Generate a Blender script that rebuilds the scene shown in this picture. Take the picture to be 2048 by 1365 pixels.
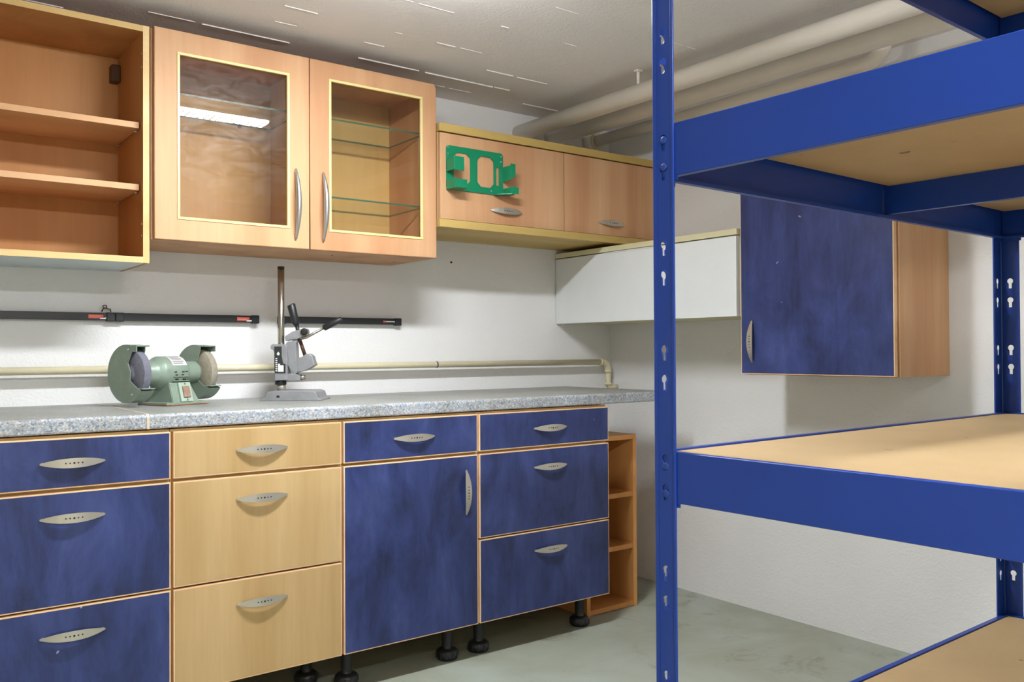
import bpy, bmesh, math, random
from mathutils import Vector, Matrix
random.seed(7)
for o in list(bpy.data.objects): bpy.data.objects.remove(o)
SC = bpy.context.scene
COL = SC.collection
R = math.radians

# ---------------------------------------------------------------- camera, exposure, lamp power
CX, CY, CZ, YAW, PITCH, ROLL, FPX = -2.8875, -3.0640, 1.0403, 36.9195, 0.6439, -0.3024, 1754.55
cam = bpy.data.cameras.new('camera'); co = bpy.data.objects.new('camera', cam); COL.objects.link(co)
cam.sensor_fit = 'HORIZONTAL'; cam.sensor_width = 36.0; cam.lens = 36.0 * FPX / 2048
cam.clip_start = 0.02; cam.clip_end = 50
_y, _p, _r = R(YAW), R(PITCH), R(ROLL)
fw = Vector((math.sin(_y)*math.cos(_p), math.cos(_y)*math.cos(_p), math.sin(_p)))
rt = Vector((math.cos(_y), -math.sin(_y), 0)); up = rt.cross(fw)
r2 = rt*math.cos(_r) + up*math.sin(_r); u2 = up*math.cos(_r) - rt*math.sin(_r)
co.matrix_world = Matrix(((r2.x, u2.x, -fw.x, CX), (r2.y, u2.y, -fw.y, CY), (r2.z, u2.z, -fw.z, CZ), (0, 0, 0, 1)))
SC.camera = co
SC.view_settings.view_transform = 'Standard'; SC.view_settings.look = 'None'
SC.view_settings.gamma = 1; SC.view_settings.use_curve_mapping = False
SC.view_settings.exposure = 0.24
W_ = bpy.data.worlds.new('world'); SC.world = W_; W_.use_nodes = True
W_.node_tree.nodes['Background'].inputs[0].default_value = (0.9, 0.95, 1, 1)
W_.node_tree.nodes['Background'].inputs[1].default_value = 0.3
LAMP = 225.0      # emission of the fluorescent tubes

# ---------------------------------------------------------------- materials
def lin(c): return tuple((x/255/12.92 if x/255 <= .04045 else ((x/255+.055)/1.055)**2.4) for x in c) + (1,)
MATS = {}
class NT:
    def __init__(s, name):
        s.m = bpy.data.materials.new(name); s.m.use_nodes = True; s.t = s.m.node_tree
        s.b = s.t.nodes['Principled BSDF']; s.out = s.t.nodes['Material Output']; MATS[name] = s.m
    def n(s, ty, **k):
        nd = s.t.nodes.new(ty)
        for a, v in k.items():
            if a.startswith('i_'): nd.inputs[int(a[2:])].default_value = v
            else: setattr(nd, a, v)
        return nd
    def l(s, a, b): s.t.links.new(a, b)
    def coord(s, scale=(1, 1, 1), rot=(0, 0, 0), kind='Object'):
        tc = s.n('ShaderNodeTexCoord'); mp = s.n('ShaderNodeMapping')
        mp.inputs['Scale'].default_value = scale; mp.inputs['Rotation'].default_value = rot
        s.l(tc.outputs[kind], mp.inputs[0]); return mp.outputs[0]
    def noise(s, co_, sc, det=4, rough=.55, dist=0):
        nd = s.n('ShaderNodeTexNoise'); nd.inputs['Scale'].default_value = sc; nd.inputs['Detail'].default_value = det
        nd.inputs['Roughness'].default_value = rough; nd.inputs['Distortion'].default_value = dist; s.l(co_, nd.inputs['Vector']); return nd.outputs['Fac']
    def ramp(s, fac, stops, interp='LINEAR'):
        r = s.n('ShaderNodeValToRGB'); r.color_ramp.interpolation = interp; e = r.color_ramp.elements
        while len(e) < len(stops): e.new(.5)
        for q, (p, c) in zip(e, stops): q.position = p; q.color = c if len(c) == 4 else lin(c)
        s.l(fac, r.inputs[0]); return r.outputs[0]
    def mix(s, f, a, b, ty='MIX'):
        m = s.n('ShaderNodeMix', data_type='RGBA', blend_type=ty)
        for sock, v in ((m.inputs[0], f), (m.inputs[6], a), (m.inputs[7], b)):
            if hasattr(v, 'links'): s.l(v, sock)
            else: sock.default_value = v
        return m.outputs[2]
    def bump(s, h, st=.2, d=.01):
        b = s.n('ShaderNodeBump'); b.inputs['Strength'].default_value = st; b.inputs['Distance'].default_value = d
        s.l(h, b.inputs['Height']); s.l(b.outputs[0], s.b.inputs['Normal'])
    def base(s, c=None, rough=.5, metal=0., spec=.5):
        if c is not None:
            if hasattr(c, 'links'): s.l(c, s.b.inputs['Base Color'])
            else: s.b.inputs['Base Color'].default_value = c
        s.b.inputs['Roughness'].default_value = rough; s.b.inputs['Metallic'].default_value = metal
        s.b.inputs['Specular IOR Level'].default_value = spec
        return s.m
BW = lambda v: (v, v, v, 1)

def plain(name, c, rough=.5, metal=0., spec=.5, var=.06, sc=8, bump=0, bsc=200):
    t = NT(name); co_ = t.coord()
    a = [x*(1-var) for x in lin(c)[:3]] + [1]; b = [min(1, x*(1+var)) for x in lin(c)[:3]] + [1]
    t.base(t.ramp(t.noise(co_, sc), [(.3, tuple(a)), (.7, tuple(b))]), rough, metal, spec)
    if bump: t.bump(t.noise(co_, bsc, 3), bump, .002)
    return t.m
def plaster(name, c1, c2, st=.5):
    t = NT(name); co_ = t.coord()
    col = t.ramp(t.noise(co_, 1.7, 5), [(.3, c1), (.7, c2)])
    sp = t.ramp(t.noise(co_, 55, 2), [(.20, BW(.80)), (.26, BW(1))])
    t.base(t.mix(.25, col, sp, 'MULTIPLY'), .85, spec=.2)
    h = t.n('ShaderNodeMath', operation='ADD'); 
    co2 = t.coord((1, 1, 1.8))
    t.l(t.noise(co2, 22, 5, .6, .6), h.inputs[0]); t.l(t.noise(co_, 120, 3), h.inputs[1]); h.inputs[1].default_value = 0
    t.bump(h.outputs[0], st, .006); return t.m
def wood(name, c1, c2, c3, rough=.5, axis='Z', sc=1.0, spec=.2, seed=0.0):
    t = NT(name)
    s = {'Z': (14, 14, .9), 'X': (.9, 14, 14), 'Y': (14, .9, 14)}[axis]
    tc = t.n('ShaderNodeTexCoord'); oi = t.n('ShaderNodeObjectInfo')
    ad = t.n('ShaderNodeVectorMath', operation='ADD'); t.l(tc.outputs['Object'], ad.inputs[0])
    cb = t.n('ShaderNodeCombineXYZ'); mu = t.n('ShaderNodeMath', operation='MULTIPLY'); mu.inputs[1].default_value = 7.3
    t.l(oi.outputs['Random'], mu.inputs[0])
    for k in range(3): t.l(mu.outputs[0], cb.inputs[k])
    t.l(cb.outputs[0], ad.inputs[1])
    mp = t.n('ShaderNodeMapping'); mp.inputs['Scale'].default_value = [x*sc for x in s]; t.l(ad.outputs[0], mp.inputs[0])
    v = mp.outputs[0]
    broad = t.noise(v, .45, 3, .5, .3); fine = t.noise(v, 5.0, 5, .65)
    col = t.ramp(broad, [(.34, c1), (.5, c2), (.68, c3)])
    f = t.ramp(fine, [(.35, BW(.88)), (.65, BW(1))])
    t.base(t.mix(.55, col, f, 'MULTIPLY'), rough, spec=spec); t.bump(fine, .06, .002); return t.m
def blue_front(name):
    t = NT(name); tc = t.n('ShaderNodeTexCoord'); oi = t.n('ShaderNodeObjectInfo')
    ad = t.n('ShaderNodeVectorMath', operation='ADD'); cb = t.n('ShaderNodeCombineXYZ'); mu = t.n('ShaderNodeMath', operation='MULTIPLY')
    mu.inputs[1].default_value = 11.0; t.l(oi.outputs['Random'], mu.inputs[0])
    for k in range(3): t.l(mu.outputs[0], cb.inputs[k])
    t.l(tc.outputs['Object'], ad.inputs[0]); t.l(cb.outputs[0], ad.inputs[1])
    mp = t.n('ShaderNodeMapping'); mp.inputs['Scale'].default_value = (5, 5, 2.2); t.l(ad.outputs[0], mp.inputs[0])
    a = t.noise(mp.outputs[0], 1.3, 7, .68, .5)
    mp2 = t.n('ShaderNodeMapping'); mp2.inputs['Scale'].default_value = (22, 22, 3.5); t.l(ad.outputs[0], mp2.inputs[0])
    b = t.noise(mp2.outputs[0], 1.4, 6, .7, .2)
    c1 = t.ramp(a, [(.30, (32, 39, 70)), (.5, (48, 60, 110)), (.72, (68, 81, 134))])
    c2 = t.ramp(b, [(.34, BW(.5)), (.66, BW(1.0))])
    col = t.mix(.55, c1, c2, 'MULTIPLY')
    sc = t.ramp(t.noise(ad.outputs[0], 26, 2, .4, .6), [(.775, BW(0)), (.80, BW(1))])
    t.base(t.mix(sc, col, lin((150, 155, 180))), .38, spec=.4); t.bump(b, .05, .002); return t.m
def worktop_mat():
    t = NT('granite_laminate'); v = t.coord(); v2 = t.coord((1, 1, 1.0))
    vo = t.n('ShaderNodeTexVoronoi'); vo.inputs['Scale'].default_value = 250; t.l(v, vo.inputs['Vector'])
    sep = t.n('ShaderNodeSeparateColor'); t.l(vo.outputs['Color'], sep.inputs[0])
    col = t.ramp(sep.outputs[0], [(0, (92, 102, 122)), (.14, (138, 146, 158)), (.36, (166, 172, 182)), (.58, (190, 193, 197)), (.76, (150, 159, 172)), (.88, (176, 150, 126)), (.95, (214, 208, 198))], 'CONSTANT')
    g = t.mix(.30, col, lin((176, 180, 184)))
    st = t.ramp(t.noise(v2, 6, 5, .6, .4), [(.35, (196, 190, 172)), (.62, (255, 255, 255))])
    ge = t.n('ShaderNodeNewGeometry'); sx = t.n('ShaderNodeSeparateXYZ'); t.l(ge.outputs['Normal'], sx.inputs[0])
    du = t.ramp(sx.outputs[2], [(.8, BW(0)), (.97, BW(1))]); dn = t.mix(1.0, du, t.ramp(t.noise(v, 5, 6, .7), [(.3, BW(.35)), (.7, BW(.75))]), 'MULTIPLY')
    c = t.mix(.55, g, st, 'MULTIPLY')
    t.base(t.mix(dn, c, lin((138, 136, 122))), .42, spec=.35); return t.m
def floor_mat():
    t = NT('painted_concrete'); v = t.coord()
    c = t.ramp(t.noise(v, 1.6, 6, .6, 1.2), [(.3, (148, 150, 130)), (.5, (160, 165, 150)), (.72, (172, 179, 170))])
    d = t.ramp(t.noise(t.coord((1, 1, 1)), 3.3, 8, .7, 1.5), [(.30, (150, 130, 92)), (.44, (255, 255, 255))])
    s = t.ramp(t.noise(v, 60, 2), [(.24, (150, 120, 80)), (.29, (255, 255, 255))])
    t.base(t.mix(.5, t.mix(.6, c, d, 'MULTIPLY'), s, 'MULTIPLY'), .38, spec=.4); t.bump(t.noise(v, 9, 4), .12, .01); return t.m
def mdf(name, c1, c2):
    t = NT(name); v = t.coord()
    c = t.ramp(t.noise(v, 3, 5), [(.3, c1), (.7, c2)])
    s = t.ramp(t.noise(t.coord((1, .6, 1)), 34, 2, .4, .3), [(.215, (110, 104, 100)), (.235, (255, 255, 255))])
    f = t.ramp(t.noise(v, 260, 3), [(.3, BW(.9)), (.7, BW(1))])
    t.base(t.mix(.8, t.mix(.5, c, f, 'MULTIPLY'), s, 'MULTIPLY'), .62, spec=.3); return t.m
def glass_mat(name, tint, rough=.01, haze=.06, ior=1.5):
    t = NT(name); tr = t.n('ShaderNodeBsdfTransparent'); tr.inputs[0].default_value = tint
    gl = t.n('ShaderNodeBsdfGlossy'); gl.inputs['Roughness'].default_value = rough
    g2 = t.n('ShaderNodeBsdfGlossy'); g2.inputs['Roughness'].default_value = .38
    fr = t.n('ShaderNodeFresnel'); fr.inputs[0].default_value = ior
    sm = t.ramp(t.noise(t.coord((1, 1, 2.2)), 7, 6, .7, 2.5), [(.4, BW(haze*.3)), (.62, BW(haze*1.6))])
    m0 = t.n('ShaderNodeMixShader'); t.l(sm, m0.inputs[0]); t.l(tr.outputs[0], m0.inputs[1]); t.l(g2.outputs[0], m0.inputs[2])
    ge = t.n('ShaderNodeNewGeometry'); om = t.n('ShaderNodeMath', operation='SUBTRACT'); om.inputs[0].default_value = 1; t.l(ge.outputs['Backfacing'], om.inputs[1])
    fm = t.n('ShaderNodeMath', operation='MULTIPLY'); t.l(fr.outputs[0], fm.inputs[0]); t.l(om.outputs[0], fm.inputs[1])
    m1 = t.n('ShaderNodeMixShader'); t.l(fm.outputs[0], m1.inputs[0]); t.l(m0.outputs[0], m1.inputs[1]); t.l(gl.outputs[0], m1.inputs[2])
    t.l(m1.outputs[0], t.out.inputs[0]); return t.m
def emit(name, c, s):
    t = NT(name); t.base(lin((250, 250, 250)), .5); t.b.inputs['Emission Color'].default_value = c
    t.b.inputs['Emission Strength'].default_value = s; return t.m

M_wall = plaster('white_plaster', (232, 231, 230), (238, 237, 236), .32)
M_wall2 = plaster('warm_bounce_plaster', (238, 228, 210), (242, 232, 216), .3)  # unseen walls, tinted warm so their bounced light warms the shadows
M_ceil = plaster('painted_ceiling', (234, 229, 227), (239, 234, 232), .25)
M_floor = floor_mat()
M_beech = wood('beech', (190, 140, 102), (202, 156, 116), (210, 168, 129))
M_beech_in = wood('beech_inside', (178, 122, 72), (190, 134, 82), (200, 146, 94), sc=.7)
M_maple = wood('maple', (180, 148, 100), (190, 159, 112), (198, 168, 122))
M_edge = wood('beech_edging', (224, 180, 134), (234, 194, 150), (240, 204, 162), .4, 'X')
M_board = wood('maple_board', (188, 158, 92), (200, 170, 104), (206, 178, 116), .45, 'X')
M_body = wood('maple_carcass', (200, 164, 110), (212, 178, 124), (218, 186, 134), .45)
M_open = wood('beech_shelf', (200, 138, 78), (212, 150, 88), (218, 160, 98), .45)
M_blue = blue_front('blue_stained_laminate')
M_white = plain('white_laminate', (226, 228, 228), .35, var=.02)
M_grey_under = plain('pale_grey_laminate', (202, 210, 212), .5, var=.02)
M_top = worktop_mat()
M_cream = plain('cream_paint', (222, 212, 180), .35, var=.05, sc=14)
M_pipe = plain('white_pipe_jacket', (240, 233, 222), .4, var=.03)
M_metal = plain('satin_nickel', (196, 190, 178), .38, .85, var=.04)
M_alu = plain('brushed_aluminium', (190, 192, 194), .3, .9, var=.04)
M_dark = plain('dark_recess', (38, 32, 28), .7)
M_black = plain('black_plastic', (30, 31, 34), .42, var=.1)
M_blackrail = plain('black_magnet_bar', (34, 35, 38), .35, var=.15, sc=5)
M_rack = plain('blue_powder_coat', (17, 58, 146), .36, spec=.5, var=.05, sc=3)
M_rivet = plain('blue_rivet', (26, 62, 140), .45, 0)
M_mdf = mdf('shelf_board', (170, 143, 104), (184, 157, 117))
M_green = plain('hammered_green_enamel', (136, 152, 137), .4, .15, var=.08, sc=30, bump=.25, bsc=120)
M_bracket = plain('green_enamel', (0, 124, 84), .38, var=.08)
M_castgrey = plain('cast_aluminium', (150, 151, 154), .5, .4, var=.12, sc=25, bump=.15, bsc=150)
M_steel = plain('steel_tube', (176, 170, 160), .25, .95, var=.15, sc=12)
M_stone1 = plain('grinding_stone_grey', (112, 112, 124), .85, var=.15, sc=90, bump=.5, bsc=400)
M_stone2 = plain('grinding_stone_tan', (150, 142, 126), .85, var=.12, sc=90, bump=.5, bsc=400)
M_paper = plain('white_sticker', (226, 226, 222), .5, var=.03)
M_print = plain('black_print', (40, 40, 42), .6)
M_red = plain('red_sticker', (216, 92, 78), .5, var=.06, sc=120)
M_rust = plain('rusty_edge', (150, 98, 64), .8, var=.4, sc=60)
M_amber = plain('worn_switch', (150, 122, 104), .4, var=.3, sc=60)
M_rust2 = plain('rusted_rod', (88, 62, 48), .5, .4, var=.4, sc=50)
M_trimglass = plain('cream_glazing_bead', (226, 206, 142), .35, var=.03)
M_strip = plain('tan_joint_strip', (206, 188, 160), .5)
M_glass = glass_mat('door_glass', (.93, .89, .88, 1), .008, .008)
M_glass2 = glass_mat('clear_door_glass', (.97, .95, .91, 1), .008, .004)
M_shelfglass = glass_mat('shelf_glass', (.97, .985, .97, 1), .01, .0, 1.25)
M_gedge = plain('green_glass_edge', (70, 100, 84), .2)
M_tube = emit('lit_tube', (.92, .965, 1, 1), LAMP)
M_tube_b = emit('lit_tube_rear', (.92, .965, 1, 1), LAMP*.78)
M_fix = plain('white_fixture', (235, 235, 232), .35, var=.02)

# ---------------------------------------------------------------- mesh builder
class MB:
    def __init__(s): s.bm = bmesh.new()
    def _add(s, bm2, mi=0, M=None):
        for f in bm2.faces: f.material_index = mi
        if M is not None: bm2.transform(M)
        me = bpy.data.meshes.new('t'); bm2.to_mesh(me); bm2.free(); s.bm.from_mesh(me); bpy.data.meshes.remove(me); return s
    def box(s, x0, x1, y0, y1, z0, z1, bev=0., mi=0, M=None, seg=2):
        b = bmesh.new(); bmesh.ops.create_cube(b, size=1)
        for v in b.verts: v.co = Vector(((x0+x1)/2+v.co.x*(x1-x0), (y0+y1)/2+v.co.y*(y1-y0), (z0+z1)/2+v.co.z*(z1-z0)))
        if bev: bmesh.ops.bevel(b, geom=b.edges[:], offset=bev, segments=seg, profile=.5, affect='EDGES')
        bmesh.ops.recalc_face_normals(b, faces=b.faces); return s._add(b, mi, M)
    def prism(s, pts, d0, d1, axis='Y', bev=0., mi=0, M=None):
        """polygon in the plane across `axis`, extruded from d0 to d1"""
        mk = {'Y': lambda p, d: (p[0], d, p[1]), 'X': lambda p, d: (d, p[0], p[1]), 'Z': lambda p, d: (p[0], p[1], d)}[axis]
        b = bmesh.new(); A = [b.verts.new(mk(p, d0)) for p in pts]; B = [b.verts.new(mk(p, d1)) for p in pts]
        b.faces.new(A); b.faces.new(B[::-1]); n = len(pts)
        for i in range(n): b.faces.new((A[i], B[i], B[(i+1) % n], A[(i+1) % n]))
        bmesh.ops.recalc_face_normals(b, faces=b.faces)
        if bev: bmesh.ops.bevel(b, geom=b.edges[:], offset=bev, segments=2, profile=.5, affect='EDGES')
        return s._add(b, mi, M)
    def tube(s, path, rad, n=16, mi=0, M=None, flat=1.0, cap=True):
        """round tube through a list of points; rad is a number or a list"""
        b = bmesh.new(); P = [Vector(p) for p in path]; rads = rad if isinstance(rad, (list, tuple)) else [rad]*len(P)
        rings = []; prev = None
        for i, p in enumerate(P):
            t = (P[min(i+1, len(P)-1)] - P[max(i-1, 0)]).normalized()
            if prev is None:
                a = Vector((0, 0, 1)) if abs(t.z) < .9 else Vector((1, 0, 0)); u = t.cross(a).normalized()
            else: u = (prev - t*prev.dot(t)).normalized()
            prev = u; w = t.cross(u)
            rings.append([b.verts.new(p + (u*math.cos(2*math.pi*k/n) + w*math.sin(2*math.pi*k/n)*flat)*rads[i]) for k in range(n)])
        for q, r_ in zip(rings, rings[1:]):
            for k in range(n): b.faces.new((q[k], q[(k+1) % n], r_[(k+1) % n], r_[k]))
        if cap: b.faces.new(rings[0][::-1]); b.faces.new(rings[-1])
        bmesh.ops.recalc_face_normals(b, faces=b.faces)
        for f in b.faces: f.smooth = len(f.verts) == 4
        return s._add(b, mi, M)
    def lathe(s, prof, n=32, mi=0, M=None, axis='Z'):
        """(radius, height) profile turned round Z (or X)"""
        b = bmesh.new(); rings = []
        for r_, h in prof:
            ring = []
            for k in range(n):
                c, sn = math.cos(2*math.pi*k/n)*max(r_, 1e-5), math.sin(2*math.pi*k/n)*max(r_, 1e-5)
                ring.append(b.verts.new((c, sn, h) if axis == 'Z' else (h, c, sn)))
            rings.append(ring)
        for q, r_ in zip(rings, rings[1:]):
            for k in range(n): b.faces.new((q[k], q[(k+1) % n], r_[(k+1) % n], r_[k]))
        b.faces.new(rings[0][::-1]); b.faces.new(rings[-1])
        bmesh.ops.recalc_face_normals(b, faces=b.faces)
        for f in b.faces: f.smooth = len(f.verts) == 4
        return s._add(b, mi, M)
    def plate(s, outer, holes, th, M=None, mi=0):
        """flat plate in XY with holes, centred on z=0"""
        cu = bpy.data.curves.new('c', 'CURVE'); cu.dimensions = '2D'; cu.fill_mode = 'BOTH'; cu.extrude = th/2
        for loop in [outer] + holes:
            sp = cu.splines.new('POLY'); sp.points.add(len(loop)-1); sp.use_cyclic_u = True
            for q, p in zip(sp.points, loop): q.co = (p[0], p[1], 0, 1)
        o = bpy.data.objects.new('c', cu); COL.objects.link(o)
        dg = bpy.context.evaluated_depsgraph_get(); dg.update(); me = bpy.data.meshes.new_from_object(o.evaluated_get(dg))
        b = bmesh.new(); b.from_mesh(me); bmesh.ops.remove_doubles(b, verts=b.verts, dist=1e-6)
        bpy.data.objects.remove(o); bpy.data.curves.remove(cu); bpy.data.meshes.remove(me)
        return s._add(b, mi, M)
def rrect(x0, x1, y0, y1, r, n=5):
    pts = []
    for cx, cy, a0 in ((x1-r, y1-r, 0), (x0+r, y1-r, 90), (x0+r, y0+r, 180), (x1-r, y0+r, 270)):
        for k in range(n+1):
            a = R(a0+90*k/n); pts.append((cx+r*math.cos(a), cy+r*math.sin(a)))
    return pts
def circ(cx, cy, r, n=20): return [(cx+r*math.cos(2*math.pi*k/n), cy+r*math.sin(2*math.pi*k/n)) for k in range(n)]
def arc(p0, c, p1, n=8):
    """quarter bend from p0 to p1 about corner c (quadratic)"""
    p0, c, p1 = Vector(p0), Vector(c), Vector(p1)
    return [p0*(1-t)**2 + c*2*t*(1-t) + p1*t*t for t in [k/n for k in range(n+1)]]

def props(o, label=None, cat=None, group=None, kind=None):
    if label: o['label'] = label
    if cat: o['category'] = cat
    if group: o['group'] = group
    if kind: o['kind'] = kind
    return o
WM = {}
def thing(name, label, cat, loc, rz=0., group=None):
    o = bpy.data.objects.new(name, None); COL.objects.link(o); o.location = loc; o.rotation_euler = (0, 0, rz)
    o.empty_display_size = .05; WM[o.name] = Matrix.Translation(loc) @ Matrix.Rotation(rz, 4, 'Z'); return props(o, label, cat, group)
def obj(name, mb, mats, parent=None, local=False, label=None):
    """one mesh object; vertices are given in world space unless local"""
    me = bpy.data.meshes.new(name)
    if parent is not None and not local: mb.bm.transform(WM[parent.name].inverted())
    mb.bm.to_mesh(me); mb.bm.free()
    for m in (mats if isinstance(mats, (list, tuple)) else [mats]): me.materials.append(m)
    o = bpy.data.objects.new(name, me); COL.objects.link(o)
    if parent is not None: o.parent = parent; WM[o.name] = WM[parent.name]
    else: WM[o.name] = Matrix.Identity(4)
    if label: o['label'] = label
    return o
def placed(name, me, parent, M, label=None):
    """object sharing mesh `me`, placed at world matrix M under parent"""
    o = bpy.data.objects.new(name, me); COL.objects.link(o); o.parent = parent
    o.matrix_local = WM[parent.name].inverted() @ M; WM[o.name] = M
    if label: o['label'] = label
    return o
def mesh_of(mb, mats, name):
    me = bpy.data.meshes.new(name); mb.bm.to_mesh(me); mb.bm.free()
    for m in mats: me.materials.append(m)
    return me
def struct(name, mb, m): return props(obj(name, mb, m), kind='structure')

# ---------------------------------------------------------------- room shell
H = 2.087
XL, YF = -4.3, -4.9
struct('floor', MB().box(XL-.1, .1, YF-.1, .1, -.1, 0), M_floor)
cb = MB().box(XL-.1, .1, YF-.1, .1, H, H+.1)
# shuttering ridges left in the concrete ceiling, running along the back wall
for yy, a in ((-.14, .9), (-.256, 1.), (-.41, .9), (-.55, .35), (-.80, .4), (-1.02, .3)):
    x = XL
    while x < -.1:
        L_ = random.uniform(.02, .30)*a + .02
        if random.random() < (.80 if x < -1.3 else .35)*a + .05:
            w = random.uniform(.0012, .0030)*(.6+.6*a); h = random.uniform(.0014, .0042)*(.5+.5*a); yj = random.uniform(-.002, .002)
            cb.prism([(yy+yj-w, H+.001), (yy+yj, H-h), (yy+yj+w, H+.001)], x, min(x+L_, -.1), 'X')
        x += L_ + random.uniform(.0, .035)
struct('ceiling', cb, M_ceil)
struct('wall_back', MB().box(XL-.1, .1, 0, .1, 0, H), M_wall)
struct('wall_right', MB().box(0, .1, YF-.1, 0, 0, H), M_wall)
struct('wall_left', MB().box(XL-.1, XL, YF-.1, 0, 0, H), M_wall2)
struct('wall_front', MB().box(XL, 0, YF-.1, YF, 0, H), M_wall2)

# ---------------------------------------------------------------- ceiling lamps
def ceiling_lamp(x0, x1, y, label, panel, dz=0.):
    cx = (x0+x1)/2; z = H-.058-dz; w = .045
    t = thing('ceiling_lamp', label, 'lamp', (cx, y, H), group='fluorescent ceiling lamps')
    obj('housing', MB().box(x0-.012, x1+.012, y-w-.006, y+w+.006, z, H, .004), M_fix, t)
    obj('diffuser', MB().box(x0, x1, y-w, y+w, z-.013, z+.001, .004), panel, t, label='glowing white diffuser')
    lv = MB()
    nl = int((x1-x0)/.025)
    for k in range(1, nl):
        xx = x0+(x1-x0)*k/nl; lv.box(xx-.0012, xx+.0012, y-w, y+w, z-.0165, z-.0128)
    obj('louvre', lv, M_fix, t)
ceiling_lamp(-2.08, -1.47, -1.25, 'louvred fluorescent lamp on the ceiling in front of the wall cabinets', M_tube)
ceiling_lamp(-2.75, -1.55, -3.45, 'louvred fluorescent lamp on the ceiling behind the viewer', M_tube_b)

# ---------------------------------------------------------------- handles
def bow_handle_mesh():
    """lens-shaped bowed metal pull along X, bowing to -Y, width along Z, with five small holes"""
    m = MB(); L_, w0, D, th = .150, .0205, .0150, .0032; N = 24
    b = bmesh.new(); rows = []
    for i in range(N+1):
        t = -1+2*i/N; x = t*L_/2; w = (w0*(1-abs(t)**2.2)+.004)/2; d = -(.004+D*(1-t*t))
        rows.append([b.verts.new(v) for v in ((x, d, -w), (x, d, w), (x, d+th, w*.86), (x, d+th, -w*.86))])
    for a, c in zip(rows, rows[1:]):
        for k in range(4): b.faces.new((a[k], a[(k+1) % 4], c[(k+1) % 4], c[k]))
    b.faces.new(rows[0]); b.faces.new(rows[-1][::-1]); bmesh.ops.recalc_face_normals(b, faces=b.faces)
    m._add(b)
    for s_ in (-1, 1): m.box(s_*.068-.004, s_*.068+.004, -.0055, 0, -.0035, .0035, .001)
    for k in range(-2, 3):
        x = k*.0095; t = x/(L_/2); d = -(.004+D*(1-t*t)); r_ = .0026 if k == 0 else .0019
        m.lathe([(r_, 0), (r_, .0012)], 12, 1, Matrix.Translation((x, d+.0006, 0)) @ Matrix.Rotation(R(90), 4, 'X'))
    return mesh_of(m, (M_metal, M_dark), 'handle')
H_BOW = bow_handle_mesh()
def bar_handle_mesh():
    m = MB(); L_ = .228; N = 20; path = []; rad = []
    for i in range(N+1):
        t = -1+2*i/N; path.append((0, -(.006+.026*(1-t*t)), t*L_/2)); rad.append(.0035+.0055*(1-t*t))
    m.tube(path, rad, 14)
    for s_ in (-1, 1): m.tube([(0, 0, s_*.106), (0, -.010, s_*.106)], .0035, 10)
    return mesh_of(m, (M_alu,), 'handle')
H_BAR = bar_handle_mesh()
def bow(parent, x, y, z, vertical=False, wall='back'):
    Mx = Matrix.Translation((x, y, z))
    if wall == 'right': Mx = Mx @ Matrix.Rotation(R(-90), 4, 'Z')
    if vertical: Mx = Mx @ Matrix.Rotation(R(90), 4, 'Y')
    return placed('handle', H_BOW, parent, Mx, 'perforated bowed metal handle')

# ---------------------------------------------------------------- base cabinets
F, S4 = .630, -.6026
ZT, Z1, Z2, ZB = .8276, .6967, .4057, .1233
FT = .018
def front_panel(name, parent, x0, x1, z0, z1, mat):
    """drawer or door front: face board with a beech edge band all round"""
    m = MB(); e = .0035
    m.box(x0, x1, -F, -F+FT, z0, z1, .0008, 1)
    m.box(x0+e, x1-e, -F-.0006, -F+.002, z0+e, z1-e, 0, 0)
    return obj(name, m, (mat, M_edge), parent)
def foot_mesh():
    m = MB()
    m.lathe([(.010, .138), (.030, .138), (.033, .128), (.019, .124), (.0175, .05), (.0155, .034), (.018, .032)], 24)
    m.lathe([(.016, .036), (.030, .034), (.036, .028), (.037, .014), (.034, .002), (.030, 0), (.001, 0)], 28)
    for k in range(10):
        a = 2*math.pi*k/10; m.box(-.003, .003, .033, .0385, .008, .026, .001, 0, Matrix.Rotation(a, 4, 'Z'))
    return mesh_of(m, (M_black,), 'foot')
FOOT = foot_mesh()
def base_cabinet(x0, x1, label, mat, rows, door=None, hx=None, feet=None):
    t = thing('base_cabinet', label, 'cabinet', ((x0+x1)/2, -F/2, 0), group='kitchen base cabinets under the worktop')
    m = MB(); w = .016; yb, yf = -.02, -F+FT+.002; g = .001
    m.box(x0+g, x0+w, yf, yb, ZB+.012, ZT+.006); m.box(x1-w, x1-g, yf, yb, ZB+.012, ZT+.006)
    m.box(x0+w, x1-w, yf, yb, ZB+.012, ZB+.028); m.box(x0+w, x1-w, yb-.006, yb, ZB+.028, ZT)
    m.box(x0+w, x1-w, yf, yf+.08, ZT-.01, ZT+.006); m.box(x0+w, x1-w, yf, yf+.02, Z1-.008, Z1+.008)
    obj('body', m, M_body, t, label='wooden carcass')
    gp = .0042
    for k, (z0, z1, kind) in enumerate(rows):
        a = 0.0045 if k == 0 else .0028
        zz0 = z0 + (.0045 if z0 == Z1 else .0028 if z0 == Z2 else 0); zz1 = z1 - (.0 if z1 == ZT else .0045 if z1 == Z1 else .0028)
        fr = front_panel(kind, t, x0+gp, x1-gp+.001, zz0, zz1, mat)
        if kind == 'drawer': bow(fr, hx, -F-.0006, {ZT: .7655, Z1: .628, Z2: .3345}[z1])
        else: bow(fr, x1-.052, -F-.0006, .5695, True)
    for fx, fy in (feet or ((x0+.08, -.56), (x1-.08, -.56), (x0+.08, -.10), (x1-.08, -.10))):
        placed('foot', FOOT, t, Matrix.Translation((fx, fy, 0)), 'black plastic levelling foot')
    return t
D3 = ((Z1, ZT, 'drawer'), (Z2, Z1, 'drawer'), (ZB, Z2, 'drawer'))
DD = ((Z1, ZT, 'drawer'), (ZB, Z1, 'door'))
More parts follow.
